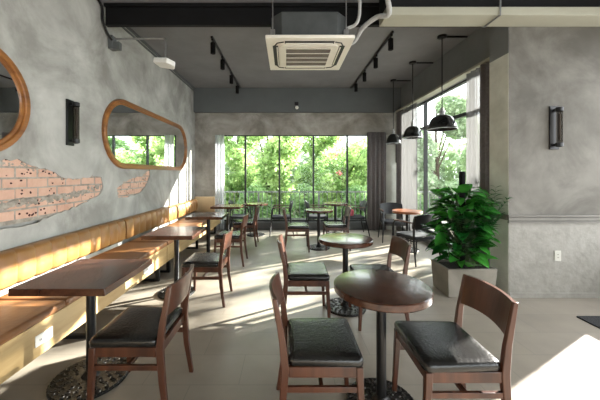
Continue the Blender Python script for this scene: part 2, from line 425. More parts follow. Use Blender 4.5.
# the return wall on the right: concrete above a rail, painted brick below
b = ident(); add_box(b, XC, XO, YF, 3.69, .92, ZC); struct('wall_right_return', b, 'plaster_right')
b = ident()
add_box(b, XC, XO, YF+.0, 3.69, 0, .92); struct('wall_right_dado', b, 'dado')
b = ident(); add_box(b, XC-.004, XC, YF+.004, 3.69, 0, 2.85); struct('trim_6', b, 'lit_face', smooth=0)  # pale sheet paints the window light onto the column side
b = ident(); add_box(b, XC-.004, XC, YF+.004, 3.69, 2.85, ZC); struct('trim_7', b, 'side_beam', smooth=0)
b = ident(); add_box(b, XC-.03, XO, YF-.034, YF, .945, .965); add_box(b, XC-.015, XO, YF-.014, YF, .935, .945); add_box(b, XC-.022, XO, YF-.024, YF, .905, .935); add_box(b, XC-.012, XO, YF-.012, YF, .890, .905); add_box(b, XC-.02, XO, YF-.026, YF, .872, .890)
add_box(b, XC-.03, XC-.004, YF, 3.69, .905, .965)
struct('trim_8', b, 'railc', bevel=.003)
b = ident(); add_box(b, XC, XO, YF-.012, YF, 0, .06); struct('baseboard_right', b, 'dado', bevel=.003)
# outer wall of the front bay and the wall behind the camera, both opened; the front window is unseen, added and sized for fill light
b = ident()
add_box(b, XO, XO+.2, Y0, 3.69, 0, .59); add_box(b, XO, XO+.2, Y0, 3.69, 3.0, ZC); add_box(b, XO, XO+.2, 3.46, 3.69, .59, 3.0)
add_box(b, XO, XO+.2, Y0, -2.6, .59, 3.0)
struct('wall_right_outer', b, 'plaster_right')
b = ident()
add_box(b, XL-.3, -2.0, Y0-.2, Y0, 0, ZC); add_box(b, 3.8, XO+.2, Y0-.2, Y0, 0, ZC); add_box(b, -2.0, .6, Y0-.2, Y0, 0, ZC); add_box(b, .6, 3.8, Y0-.2, Y0, 2.6, ZC); add_box(b, .6, 3.8, Y0-.2, Y0, 0, .1)
struct('wall_front', b, 'plaster')
window('window_fill', 'x', Y0-.1, .6, 3.8, .1, 2.6, [1.7, 2.8], fw=.05)
# ceiling beams
b = ident()
add_box(b, XL+.03, XO, 3.75, 3.79, 3.37, 3.60); add_box(b, XL+.03, XO, 3.72, 3.88, 3.595, ZC); add_box(b, XL+.03, XO, 3.735, 3.80, 3.362, 3.372)
bo = struct('trim_9', b, 'blackbeam', bevel=.003)
b = ident(); add_box(b, 1.07, XO, 3.12, YF, 3.15, 3.24); struct('trim_10', b, 'cream', bevel=.004)
b = ident(); add_box(b, 1.07, XO, 3.16, YF, 3.24, ZC); struct('trim_11', b, 'blackbeam')
b = ident(); add_box(b, XL, XL+.03, 3.96, YB-.12, 3.60, ZC); add_box(b, XL, XL+.015, 3.96, YB-.12, 3.55, 3.575); struct('trim_12', b, 'beam')

# ---------------------------------------------------------------- outdoors: terrace, railing, garden
b = ident(); add_box(b, -12, 14, YB+.25, 9.0, -.14, -.02); add_box(b, 3.12, 14, 3.7, YB+.25, -.14, -.02); add_box(b, XO+.2, 14, -6, 3.7, -.14, -.02)
struct('terrace', b, 'deck')
b = ident(); add_box(b, -30, 30, 9.0, 40, -.6, -.3); struct('garden_ground', b, 'ground')
def railing(label, x0, x1, y):
    t = thing('terrace_railing', label, 'railing', (0, y, -.02))
    b = ident(); add_box(b, x0, x1, -.025, .025, .90, .94); obj('top_rail', b, 'rail', t)
    b = ident(); add_box(b, x0, x1, -.015, .015, .10, .13); obj('bottom_rail', b, 'rail', t)
    b = ident(); add_box(b, -.008, .008, -.008, .008, .13, .90); x = x0+.12
    bal = obj('baluster', b, 'rail', t, loc=(x, 0, 0)); x += .14
    while x < x1:
        c = bal.copy(); col.objects.link(c); c.parent = t; c.location.x = x; x += .14
    x = x0
    while x <= x1+.01:
        b = ident(); add_box(b, x-.025, x+.025, -.03, .03, 0, .90); obj('post', b, 'rail', t); x += (x1-x0)/5
    return t
railing('grey metal railing along the terrace outside the back window', -4.5, 4.6, 8.75)

def leaf_cloud(bm, c, rad, n, size, rnd, squash=1.0, shell=.55, flat=.0):
    """clusters of folded two-part leaves filling an ellipsoid"""
    cx, cy, cz = c; rx, ry, rz = rad
    for _ in range(n):
        while True:
            u = Vector((rnd.uniform(-1, 1), rnd.uniform(-1, 1), rnd.uniform(-1, 1)))
            if shell < u.length < 1: break
        p = Vector((cx+u.x*rx, cy+u.y*ry, cz+u.z*rz))
        L_ = size*rnd.uniform(.6, 1.4); W_ = L_*rnd.uniform(.28, .42)
        d = Vector((rnd.uniform(-1, 1), rnd.uniform(-1, 1), rnd.uniform(-.9, .5))).normalized()
        s = d.cross(Vector((rnd.uniform(-1, 1), rnd.uniform(-1, 1), rnd.uniform(-1, 1)))).normalized()
        nn = d.cross(s)
        a = bm.verts.new(p); t_ = bm.verts.new(p+d*L_)
        m1 = bm.verts.new(p+d*L_*.5-nn*L_*.07)
        l = bm.verts.new(p+d*L_*.45+s*W_); r_ = bm.verts.new(p+d*L_*.45-s*W_)
        bm.faces.new((a, l, m1)); bm.faces.new((l, t_, m1)); bm.faces.new((a, m1, r_)); bm.faces.new((m1, t_, r_))
def tree(name, label, cat, x, y, blobs, leafm, size, seed, flowers=0, group=None):
    rnd = random.Random(seed)
    t = thing(name, label, cat, (x, y, -.3), 0, group)
    b = ident()
    top = max(c[2]+r_[2]*.2 for c, r_, n in blobs)
    add_tube(b, [(0, 0, -.05), (.05, .02, top*.35), (-.04, 0, top*.7), (0, 0, top)], [.09, .07, .05, .02], 8)
    for c, r_, n in blobs:
        add_tube(b, [(0, 0, min(c[2]*.5, top*.6)), (c[0]*.5, c[1]*.5, c[2]*.8), (c[0], c[1], c[2]+r_[2]*.3)], [.035, .025, .01], 6)
    obj('trunk', b, 'bark', t)
    b = ident()
    for c, r_, n in blobs: leaf_cloud(b, c, r_, n, size, rnd)
    obj('foliage', b, leafm, t, smooth=0, recalc=False)
    if flowers:
        b = ident()
        for _ in range(flowers):
            c, r_, n = blobs[rnd.randrange(len(blobs))]
            p = Vector((c[0]+rnd.uniform(-.7, .7)*r_[0], c[1]-r_[1]*rnd.uniform(.7, 1.0), c[2]+rnd.uniform(-.7, .7)*r_[2]))
            leaf_cloud(b, p, (.07, .07, .07), 14, .09, rnd, shell=0)
        obj('blossom', b, 'flower', t, smooth=0, recalc=False)
    return t
def blobs(w_, d_, h0, h1, n, leaves, seed):
    rnd = random.Random(seed); out = []
    for i in range(n):
        t = i/(n-1)
        out.append(((rnd.uniform(-w_, w_), rnd.uniform(-d_, d_), h0+(h1-h0)*t), (rnd.uniform(.55, .8)*w_, .7, rnd.uniform(.45, .65)), leaves//n))
    return out
for x, y, hh, m_, lab in (
    (-3.9, 11.4, 3.6, 'hedge2', 'dense green tree behind the left end of the back window'),
    (-2.3, 13.8, 4.3, 'hedge1', 'tall yellow-green tree farther back, behind the leftmost pane'),
    (-.75, 11.4, 3.5, 'hedge1', 'bright yellow-green tree behind the second pane of the back window'),
    (1.2, 13.9, 4.1, 'hedge1', 'tall leafy tree farther back, behind the middle pane'),
    (3.9, 14.6, 3.3, 'hedge2', 'green tree farther back, behind the rightmost pane'),
    (6.4, 12.4, 4.6, 'hedge3', 'pale green tree seen through the side window left of the plant'),
    (9.6, 13.2, 3.4, 'hedge3', 'pale tree behind the sheer curtain of the side window')):
    tree('garden_tree', lab, 'tree', x, y, blobs(1.0, .4, .5, hh, 10, 17000 if m_ == 'hedge3' else 12000, int(x*10)+99), m_, .125, int(x*7)+60)
tree('garden_tree', 'unseen sparse tall tree added beside the terrace to dapple the sunlight', 'tree', 9.2, 8.9, [((-.9, -.6, 3.2), (.8, .6, .7), 45), ((.2, -.9, 4.0), (.8, .7, .7), 40), ((-.3, .3, 4.6), (.9, .7, .7), 40), ((.9, 0, 3.4), (.8, .6, .6), 35), ((0, 0, 5.3), (.8, .6, .6), 35)], 'hedge2', .24, 91)  # added out of view to break the incoming sun into dapples
tree('flowering_tree', 'green tree with pink blossoms behind the right half of the back window', 'tree', 2.2, 11.4, blobs(.95, .4, .4, 2.5, 7, 5200, 4), 'hedge1', .15, 14, flowers=6)
for i, (x, lab) in enumerate(((-2.8, 'low shrub behind the railing at the left end of the terrace'), (-1.1, 'low shrub behind the railing between the first two mullions'), (.6, 'low shrub behind the railing at mid terrace'), (2.3, 'low shrub behind the railing at the right of the back window'), (4.0, 'low shrub behind the railing beyond the side window'))):
    tree('garden_shrub', lab, 'shrub', x, 9.65, [((-.25, 0, .45), (.5, .35, .5), 500), ((.25, 0, .5), (.5, .35, .55), 500), ((0, .05, .95), (.5, .32, .45), 400)], 'hedge2', .12, 30+i)

# ---------------------------------------------------------------- curtains
def curtain(name, label, along, pos, a0, a1, z0, z1, m, amp=.035, wl_=.11, group=None, fold=1):
    b = ident(); n = int(abs(a1-a0)/wl_*10); pts = []
    for i in range(n+1):
        t = i/n; a = a0+(a1-a0)*t
        pts.append((a, pos+amp*math.sin(2*PI*(a-a0)/wl_)+.3*amp*math.sin(2*PI*(a-a0)/wl_*.43+1)))
    rows = []
    for zz, sc in ((z0, 1.1), ((z0+z1)/2, .95), (z1, .8)):
        rows.append([b.verts.new((a, pos+(q-pos)*sc, zz) if along == 'x' else (pos+(q-pos)*sc, a, zz)) for a, q in pts])
    for r0, r1 in zip(rows, rows[1:]):
        for k in range(n): b.faces.new((r0[k], r0[k+1], r1[k+1], r1[k]))
    o = obj(name, b, m, smooth=180); tag(o, label, 'curtain', group)
    s = o.modifiers.new('thickness', 'SOLIDIFY'); s.thickness = .004 if m == 'curtain' else .001
    return o
hr = random.Random(77)
t = thing('garden_hedge', 'long tall pale hedge at the back of the garden behind the trees', 'hedge', (4, 16.2, -.3))
b = ident(); add_box(b, -10, 11, -.15, .15, 0, 1.2); obj('stem', b, 'bark', t)
b = ident()
for k in range(34):
    leaf_cloud(b, (-10+k*.64, hr.uniform(-.2, .2), 1.0), (.9, .7, 1.3), 330, .24, hr)
    leaf_cloud(b, (-10+k*.64, hr.uniform(-.2, .2), 2.3+hr.uniform(-.3, .5)), (.8, .6, 1.2), 330, .24, hr)
obj('foliage', b, 'hedge3', t, smooth=0, recalc=False)
curtain('curtain', 'charcoal curtain gathered at the right end of the back window', 'x', YB-.14, 2.03, 2.52, .02, 2.50, 'curtain')
curtain('sheer_curtain', 'white sheer curtain at the left end of the back window', 'x', YB-.10, -1.84, -1.60, .02, 2.44, 'sheer_white', wl_=.08, amp=.025)
curtain('curtain', 'dark curtain hanging in the far corner of the side window', 'y', XR-.10, 7.05, 7.36, .02, 3.0, 'curtain', amp=.03)
curtain('sheer_curtain', 'pale sheer curtain at the far end of the side window', 'y', XR-.10, 6.3, 7.02, .02, 2.99, 'sheer', wl_=.12)
curtain('sheer_curtain', 'pale sheer curtain hanging behind the big potted plant', 'y', XR-.10, 4.16, 4.54, .02, 2.99, 'sheer', wl_=.12)
curtain('curtain', 'dark curtain at the near end of the side window beside the pillar', 'y', XR-.10, 3.74, 4.15, .02, 3.0, 'curtain')
b = ident(); add_box(b, XR-.15, XR-.002, 3.70, 7.37, 3.0, 3.035); o = obj('curtain_track', b, 'cream', bevel=.004); tag(o, 'long white curtain track above the side window', 'curtain rail')

# ---------------------------------------------------------------- mirrors
def stadium(y0, y1, zc, r, n=24):
    out = []
    for k in range(n+1): a = -PI/2+PI*k/n; out.append((y1-r+r*math.cos(a), zc+r*math.sin(a)))
    for k in range(n+1): a = PI/2+PI*k/n; out.append((y0+r+r*math.cos(a), zc+r*math.sin(a)))
    return out
def mirror(label, y0, y1, zc, r):
    t = thing('wall_mirror', label, 'mirror', (XL, (y0+y1)/2, zc-r), 0)
    def ring(off, x): return [(x-XL, y-(y0+y1)/2, z-(zc-r)) for y, z in stadium(y0+off, y1-off, zc, r-off)]
    b = ident()
    prof = [(0, XL+.003), (0, XL+.035), (.008, XL+.045), (.045, XL+.045), (.052, XL+.038), (.052, XL+.028), (.075, XL+.028), (.08, XL+.022), (.08, XL+.003)]
    rings = [[b.verts.new(p) for p in ring(o_, x_)] for o_, x_ in prof]
    n = len(rings[0])
    for i in range(len(rings)):
        a, c = rings[i], rings[(i+1) % len(rings)]
        for k in range(n): b.faces.new((a[k], a[(k+1) % n], c[(k+1) % n], c[k]))
    obj('mirror_frame', b, 'frame_wood', t)
    b = ident(); f_ = [b.verts.new(p) for p in ring(.081, XL+.016)]; bk = [b.verts.new(p) for p in ring(.081, XL+.004)]
    b.faces.new(f_); b.faces.new(bk[::-1])
    for k in range(n): b.faces.new((f_[k], f_[(k+1) % n], bk[(k+1) % n], bk[k]))
    obj('mirror_glass', b, 'mirror', t, smooth=0)
mirror('long pill-shaped wood-framed mirror reflecting the garden window', 3.72, 6.80, 2.015, .50)
mirror('wood-framed rounded mirror cut by the left edge of the photo', -.2, 2.65, 2.045, .46)

# ---------------------------------------------------------------- wall lamps
def sconce(label, loc, rz):
    t = thing('wall_sconce', label, 'wall lamp', loc, rz)          # local: plate on the plane y=0, facing -y
    b = ident(); add_box(b, -.055, .055, -.018, -.001, -.25, .25); obj('back_plate', b, 'black', t, bevel=.004)
    for s in (-1, 1):
        b = ident(); add_box(b, -.022, .022, -.075, -.018, s*.20-.012, s*.20+.012)
        add_lathe(b, [(.012, s*.225-.02), (.036, s*.2-.02), (.036, s*.20+.02), (.012, s*.225+.005)] if s > 0 else [(.012, -.23), (.036, -.22), (.036, -.18), (.012, -.178)], (0, -.075, 0), 16)
        obj('bracket', b, 'black', t)
    b = ident(); add_lathe(b, [(.030, -.18), (.030, .18)], (0, -.075, 0), 20, cap=False); obj('glass_tube', b, 'tube_glass', t)
    b = ident(); add_lathe(b, [(.010, -.15), (.010, .15)], (0, -.075, 0), 12); obj('bulb', b, 'grille', t)
    return t
s0 = sconce('black wall lamp with a glass tube between the two mirrors', (XL, 3.17, 2.0), PI/2)
dup(s0, (3.095, YF, 1.975), 0, 'black wall lamp with a glass tube on the right concrete wall')
dup(s0, (2.845, YB-.05, 1.98), 0, 'small distant black wall lamp on the window-lit pillar in the far corner')

# ---------------------------------------------------------------- sockets
def socket(label, loc, rz, w_=.12, h_=.075, n=2, pm='white'):
    t = thing('wall_socket', label, 'socket', loc, rz)
    b = ident(); add_box(b, -w_/2, w_/2, -.010, -.0005, -h_/2, h_/2); obj('face_plate', b, pm, t, bevel=.003)
    for k in range(n):
        b = ident(); cx = (k-(n-1)/2)*.035 if w_ > h_ else 0; cz = 0 if w_ > h_ else (k-(n-1)/2)*.035
        add_box(b, cx-.009, cx+.009, -.0110, -.0095, cz-.008, cz+.008)
        for s in (-1, 1): add_box(b, cx+s*.005-.0018, cx+s*.005+.0018, -.0120, -.0095, cz-.0055, cz+.0055, 1)
        obj('outlet', b, [pm, 'slot'], t, smooth=0)
    return t
XS = -1.68
socket('white double socket on the bench front near the left photo corner', (XS, 2.0, .318), PI/2, .14, .075, 3)
socket('white double socket on the bench front beyond the nearest chair', (XS, 3.5, .30), PI/2, .22, .075, 3)
socket('white switch plate low on the right painted wall', (3.14, YF, .49), 0, .075, .12, 2, pm='plate')

# ---------------------------------------------------------------- banquette benches
def bench(label, ya, yb, cuts, seatcuts, group=None, legs=()):
    t = thing('banquette_bench', label, 'bench', (XL, (ya+yb)/2, 0), 0, group); oy = (ya+yb)/2
    X = lambda x: x-XL
    b = ident(); add_box(b, X(XS)-.03, X(XS), ya-oy+.002, yb-oy-.002, .205, .43); obj('front_panel', b, 'ply', t, bevel=.003)
    b = ident(); add_box(b, .01, X(XS)-.031, ya-oy+.004, yb-oy-.004, .39, .428); obj('seat_board', b, 'ply', t)
    for y in legs:
        b = ident(); add_box(b, X(XS)-.08, X(XS)-.035, y-oy-.02, y-oy+.02, 0, .389); add_box(b, .04, .085, y-oy-.02, y-oy+.02, 0, .389)
        add_box(b, .085, X(XS)-.08, y-oy-.02, y-oy+.02, .0, .03); obj('leg_frame', b, 'black', t, bevel=.002)
    for c0, c1 in zip(seatcuts, seatcuts[1:]):
        b = ident(); add_box(b, .14, X(XS)+.012, c0-oy+.004, c1-oy-.004, .431, .49); obj('seat_cushion', b, 'seat_tan', t, bevel=.022, seg=4)
    for c0, c1 in zip(cuts, cuts[1:]):
        # channel-stitched backrest: rounded vertical ribs
        b = ident(); n = max(1, round((c1-c0-.01)/.18)); wv = (c1-c0-.008)/n; pts = []
        for k in range(n):
            for q in range(9):
                s = q/8; pts.append((c0+.004+wv*(k+s), .020*(1-abs(2*s-1)**3)))
        prof = [(.10, .52), (.125, .545), (.13, .66), (.122, .77), (.10, .80), (.02, .805)]
        rows = [[b.verts.new((x+(d if i < 4 else d*.6 if i == 4 else 0), y-oy, z_)) for y, d in pts] for i, (x, z_) in enumerate(prof)]
        rows.insert(0, [b.verts.new((.006, y-oy, .52)) for y, d in pts]); rows.append([b.verts.new((.006, y-oy, .80)) for y, d in pts])
        for r0, r1 in zip(rows, rows[1:]):
            for k in range(len(pts)-1): b.faces.new((r0[k], r0[k+1], r1[k+1], r1[k]))
        b.faces.new([r_[0] for r_ in rows]); b.faces.new([r_[-1] for r_ in rows][::-1])
        for k in range(len(pts)-1): b.faces.new((rows[0][k], rows[-1][k], rows[-1][k+1], rows[0][k+1]))
        obj('backrest', b, 'tan', t, smooth=50)
    return t
bench('near tan leather wall bench beside the largest rectangular table', -1.2, 4.06, [-1.2, .6, 2.42-.9, 4.05], [-1.2, .5, 2.2, 4.06], legs=(-.8, 1.0, 2.55, 3.9))
bench('far tan leather wall bench running to the back corner', 4.07, 7.30, [4.07, 5.93, 6.65, 7.30], [4.07, 5.7, 7.30], legs=(4.25, 5.6, 7.0))
t = thing('banquette_return', 'short cream padded bench panel against the back wall', 'bench', (-2.1, YB, 0))
b = ident(); add_box(b, -.27, .25, -.10, -.01, .45, .86); obj('backrest', b, 'cream_leather', t, bevel=.02, seg=3)
b = ident(); add_box(b, -.27, .25, -.18, -.01, .0, .43); obj('base_panel', b, 'cream_leather', t, bevel=.004)

# ---------------------------------------------------------------- tables
def ornate_base(t, r=.215):
    b = ident(); add_lathe(b, [(r, 0), (r, .012), (r-.008, .02), (r-.02, .016), (.06, .026), (.045, .045), (.034, .06), (.034, .062)], n=40)
    bs = obj('base', b, 'iron', t)
    b = ident(); rnd = random.Random(3)
    for ring_, (rad, cnt, cs) in enumerate(((r-.040, int(r*102), .017), (r-.077, int(r*79), .016), (r-.115, int(r*56), .016), (r-.147, int(r*37), .012))):
        for k in range(cnt):
            a = 2*PI*(k+.5*(ring_ % 2))/cnt; cx, cy = rad*math.cos(a), rad*math.sin(a)
            z0 = .020+(.19-rad)*.05; pts = []
            sg = 1 if k % 2 else -1
            for q in range(9):
                th = a+sg*(q/8*4.6); rr = cs*(1.15-.75*q/8); pts.append((cx+rr*math.cos(th), cy+rr*math.sin(th), z0))
            add_tube(b, pts, .0044, 5)
    for k in range(44):
        a = 2*PI*k/44; add_tube(b, [((r-.012)*math.cos(a), (r-.012)*math.sin(a), .020), ((r-.001)*math.cos(a), (r-.001)*math.sin(a), .012)], .004, 5)
    obj('scroll_relief', b, 'relief', bs)
def round_table(label, loc, r=.30, top='top_wood', group=None, TZ=.75):
    t = thing('round_table', label, 'table', loc, 0, group)
    b = ident(); add_lathe(b, [(r-.006, TZ-.045), (r, TZ-.038), (r, TZ-.006), (r-.006, TZ-.001), (r-.012, TZ)], n=64)
    obj('tabletop', b, top, t, smooth=30)
    b = ident(); add_lathe(b, [(.03, .062), (.03, TZ-.058)], n=24); obj('column', b, 'black', t)
    b = ident(); add_lathe(b, [(.14, TZ-.058), (.14, TZ-.046)], n=24); obj('mounting_plate', b, 'black', t)
    ornate_base(t)
    return t
def square_table(label, loc, w_=.60, d_=.60, TZ=.75, br=.215):
    t = thing('rectangular_table', label, 'table', loc)
    b = ident(); add_box(b, -w_/2, w_/2, -d_/2, d_/2, TZ-.045, TZ); obj('tabletop', b, 'top_wood', t, bevel=.003)
    b = ident(); add_lathe(b, [(.03, .062), (.03, TZ-.058)], n=24); obj('column', b, 'black', t)
    b = ident(); add_box(b, -.14, .14, -.14, .14, TZ-.058, TZ-.046); obj('mounting_plate', b, 'black', t)
    ornate_base(t, br)
    return t
square_table('largest rectangular walnut table, nearest along the tan bench', (-1.385, 2.05, 0), .58, .62, br=.245)
square_table('second rectangular table along the bench, one corner in orange sunlight', (-1.34, 3.52, 0), .57, .58)
square_table('third rectangular table along the bench, before the far small one', (-1.34, 4.94, 0), .59, .58)
square_table('farthest rectangular table at the back end of the bench', (-1.30, 6.36, 0), .62, .56)
round_table('largest round walnut table in the right foreground', (.59, 1.815, 0), .293)
round_table('round walnut table in the middle, behind the foreground round one', (.63, 3.13, 0), .29)
round_table('small round table at mid room before the back window', (.62, 5.66, 0), .272)
round_table('small round table at the back window, left of centre', (-.74, 6.86, 0), .29)
round_table('small round table at the back window before the right panes', (1.15, 6.92, 0), .29)
round_table('reddish round table beside the side window between grey armchairs', (2.28, 5.50, 0), .27, top='red_top')

# ---------------------------------------------------------------- wooden chairs (local: front = +y)
def make_chair(label, loc, rz):
    t = thing('dining_chair', label, 'chair', loc, rz)
    W2, F, B = .205, .175, -.205
    b = ident(); pts = rr_poly(.44, .40, .035, 5)
    rows = []
    for z_, s in ((.432, .97), (.437, 1.0), (.462, 1.01), (.474, .985), (.480, .93), (.483, .75), (.484, .4)):
        rows.append([b.verts.new((x*s*(1+.03*(y/.2)), y*s+.0, z_)) for x, y in pts])
    n = len(pts)
    for r0, r1 in zip(rows, rows[1:]):
        for k in range(n): b.faces.new((r0[k], r0[(k+1) % n], r1[(k+1) % n], r1[k]))
    b.faces.new(rows[0][::-1]); b.faces.new(rows[-1])
    obj('seat_pad', b, 'pad', t, smooth=60)
    b = ident()
    add_box(b, -W2, W2, F-.01, F+.012, .375, .431); add_box(b, -W2+.0, W2, B-.01, B+.012, .375, .431)
    for s in (-1, 1): add_box(b, s*W2-.011, s*W2+.011, B+.012, F-.01, .375, .431)
    obj('apron', b, 'chair_wood', t, bevel=.003)
    for s in (-1, 1):
        b = ident(); add_chain(b, [(s*(W2+.008), F+.022, 0), (s*W2, F+.004, .375), (s*W2, F+.002, .430)], [(.026, .026), (.036, .036), (.036, .036)])
        obj('front_leg', b, 'chair_wood', t, bevel=.004)
        b = ident(); add_chain(b, [(s*(W2+.008), B-.055, 0), (s*W2, B-.022, .22), (s*W2, B-.008, .42), (s*W2, B-.022, .56), (s*W2, B-.062, .785)],
                               [(.026, .028), (.030, .036), (.032, .042), (.028, .036), (.022, .024)])
        obj('rear_leg', b, 'chair_wood', t, bevel=.004)
        b = ident(); add_bar(b, (s*W2, F+.0, .285), (s*W2, F+.0, .285), (.01, .01)) if False else None
        add_box(b, s*W2-.009, s*W2+.009, B-.005, F-.006, .295, .325); obj('stretcher', b, 'chair_wood', t, bevel=.002)
    b = ident(); add_box(b, -W2+.009, W2-.009, -.03, -.01, .298, .322); obj('stretcher', b, 'chair_wood', t, bevel=.002)
    # curved top board with an arched lower edge, let in between the posts
    b = ident(); N = 14; g = []
    for i in range(N+1):
        u = -1+2*i/N; x = u*(W2-.008); bow = -.032*(1-u*u)
        lo = .600+.014*(1-u*u); hi = .785+.004*(1-u*u)
        colv = []
        for q in range(4):
            z_ = lo+(hi-lo)*q/3; yy = B-.022-.040*(z_-.56)/.225+bow
            colv.append((b.verts.new((x, yy+.009, z_)), b.verts.new((x, yy-.009, z_))))
        g.append(colv)
    for i in range(N):
        for q in range(3):
            a, c, d, e = g[i][q], g[i+1][q], g[i+1][q+1], g[i][q+1]
            b.faces.new((a[0], c[0], d[0], e[0])); b.faces.new((e[1], d[1], c[1], a[1]))
        b.faces.new((g[i][0][0], g[i][0][1], g[i+1][0][1], g[i+1][0][0])); b.faces.new((g[i][3][0], g[i+1][3][0], g[i+1][3][1], g[i][3][1]))
    for i in (0, N):
        for q in range(3): b.faces.new((g[i][q][0], g[i][q+1][0], g[i][q+1][1], g[i][q][1]))
    obj('backrest', b, 'chair_wood', t, smooth=50)
    return t
LF, RT = PI/2, -PI/2            # facing left (towards the bench), facing right
c0 = make_chair('dark wooden chair with black pad nearest on the left, beside the largest rectangular table', (-.955, 1.90, 0), LF)
for x, y, rz, lab in (
    (-.94, 3.35, LF, 'sunlit wooden chair at the second rectangular table along the bench'),
    (-.935, 4.72, LF, 'wooden chair at the third rectangular table along the bench'),
    (-.87, 5.95, LF, 'small distant wooden chair at the farthest rectangular table'),
    (.203, 1.73, RT, 'wooden chair with black pad left of the foreground round table, its back at centre'),
    (.205, 2.955, RT, 'wooden chair with greenish shiny pad left of the middle round table'),
    (.21, 5.55, RT, 'wooden chair left of the small mid-room round table'),
    (.93, 5.66, LF, 'wooden chair right of the small mid-room round table'),
    (.865, 2.88, LF, 'wooden chair right of the middle round table, behind the foreground tabletop'),
    (.90, 1.69, LF, 'dark wooden chair with partly sunlit black pad in the right foreground')):
    dup(c0, (x, y, 0), rz, lab)

# ---------------------------------------------------------------- grey armchairs (local: front = +y)
def make_armchair(label, loc, rz):
    t = thing('armchair', label, 'chair', loc, rz)
    b = ident(); add_prism(b, rr_poly(.46, .44, .06, 5), .385, .445); obj('seat_cushion', b, 'armfab', t, bevel=.018, seg=3)
    b = ident(); N = 12
    g = []
    for i in range(N+1):
        u = -1+2*i/N; x = u*.235; y = -.235+.05*u*u
        colv = []
        for q in range(5):
            s = q/4; hi = .80-.03*abs(u)**3; lo = .55+.02*abs(u)**3
            z_ = lo+(hi-lo)*s; yy = y-.05*s; th = .016*(1-.5*abs(2*s-1)**3)
            colv.append((b.verts.new((x, yy+th, z_)), b.verts.new((x, yy-th, z_))))
        g.append(colv)
    for i in range(N):
        for q in range(4):
            a, c, d, e = g[i][q], g[i+1][q], g[i+1][q+1], g[i][q+1]
            b.faces.new((a[0], c[0], d[0], e[0])); b.faces.new((e[1], d[1], c[1], a[1]))
        b.faces.new((g[i][0][0], g[i][0][1], g[i+1][0][1], g[i+1][0][0])); b.faces.new((g[i][4][0], g[i+1][4][0], g[i+1][4][1], g[i][4][1]))
    for i in (0, N):
        for q in range(4): b.faces.new((g[i][q][0], g[i][q+1][0], g[i][q+1][1], g[i][q][1]))
    obj('backrest', b, 'armback', t, smooth=50)
    b = ident(); add_tube(b, [(-.235, .2, .372), (.235, .2, .372), (.235, -.2, .372), (-.235, -.2, .372), (-.235, .2, .372)], .011, 8, cap=False)
    add_tube(b, [(0, .2, .372), (0, -.2, .372)], .010, 8)
    obj('seat_frame', b, 'black', t)
    for s in (-1, 1):
        b = ident(); add_tube(b, [(s*.285, .255, 0), (s*.262, .225, .36), (s*.258, .21, .60), (s*.258, .18, .645), (s*.258, .13, .655)], [.011, .018, .017, .015, .014], 8); obj('front_leg', b, 'black', t)
        b = ident(); add_tube(b, [(s*.27, -.30, 0), (s*.24, -.225, .36), (s*.225, -.215, .60), (s*.215, -.245, .74)], [.011, .018, .017, .013], 8); obj('rear_leg', b, 'black', t)
        b = ident(); add_prism(b, [(s*.238, .20), (s*.282, .20), (s*.285, 0), (s*.262, -.20), (s*.222, -.20), (s*.238, 0)][::s], .655, .673); obj('armrest', b, 'chair_wood', t, bevel=.005)
        b = ident(); add_tube(b, [(s*.235, -.2, .372), (s*.262, .225, .372)], .009, 6); obj('side_rail', b, 'black', t)
    return t
a0 = make_armchair('grey armchair left of the back-window table, facing right', (-1.12, 7.02, 0), RT+.05)
for x, y, rz, lab in (
    (-.14, 6.93, LF, 'dark grey armchair right of the left back-window table, seen in profile'),
    (.72, 7.0, RT, 'dark grey armchair left of the right back-window table'),
    (1.60, 6.93, LF, 'grey armchair right of the right back-window table beside the curtain'),
    (2.30, 6.25, PI-.12, 'grey armchair facing the camera in the far right corner'),
    (2.14, 4.86, .36, 'grey armchair seen from behind, left of the big potted plant')):
    dup(a0, (x, y, 0), rz, lab)
# pink bag on the far armchair
t = thing('handbag', 'small pink bag on the armchair right of the back-window table', 'bag', (1.50, 6.93, .447))
b = ident(); add_chain(b, [(0, 0, 0), (0, 0, .07), (0, 0, .14), (0, 0, .15)], [(.16, .10), (.19, .11), (.17, .07), (.15, .05)]); obj('bag_body', b, 'pink', t, bevel=.012, seg=3)
b = ident(); add_tube(b, [(-.05, 0, .148), (-.045, 0, .20), (0, 0, .22), (.045, 0, .20), (.05, 0, .148)], .005, 6); obj('handle', b, 'pink', t)

# ---------------------------------------------------------------- planter and plants
PX0, PX1, PY0, PY1, PZ = 1.865, 2.44, 3.36, 3.76, .335
t = thing('concrete_planter', 'square concrete planter by the pillar holding the big plant', 'planter', ((PX0+PX1)/2, (PY0+PY1)/2, 0))
hw, hd = (PX1-PX0)/2, (PY1-PY0)/2
b = ident()
def rect_ring(bm, w_, d_, z_): return [bm.verts.new((sx*w_, sy*d_, z_)) for sx, sy in ((-1, -1), (1, -1), (1, 1), (-1, 1))]
rs = [rect_ring(b, hw-.02, hd-.02, 0), rect_ring(b, hw, hd, PZ), rect_ring(b, hw-.03, hd-.03, PZ), rect_ring(b, hw-.03, hd-.03, PZ-.06)]
for r0, r1 in zip(rs, rs[1:]):
    for k in range(4): b.faces.new((r0[k], r0[(k+1) % 4], r1[(k+1) % 4], r1[k]))
b.faces.new(rs[0][::-1]); b.faces.new(rs[3])
obj('pot', b, 'planter', t, bevel=.004)
b = ident(); add_box(b, -hw+.032, hw-.032, -hd+.032, hd-.032, PZ-.058, PZ-.025); obj('soil', b, 'soil', t)
PC = Vector(((PX0+PX1)/2, (PY0+PY1)/2, PZ-.03))

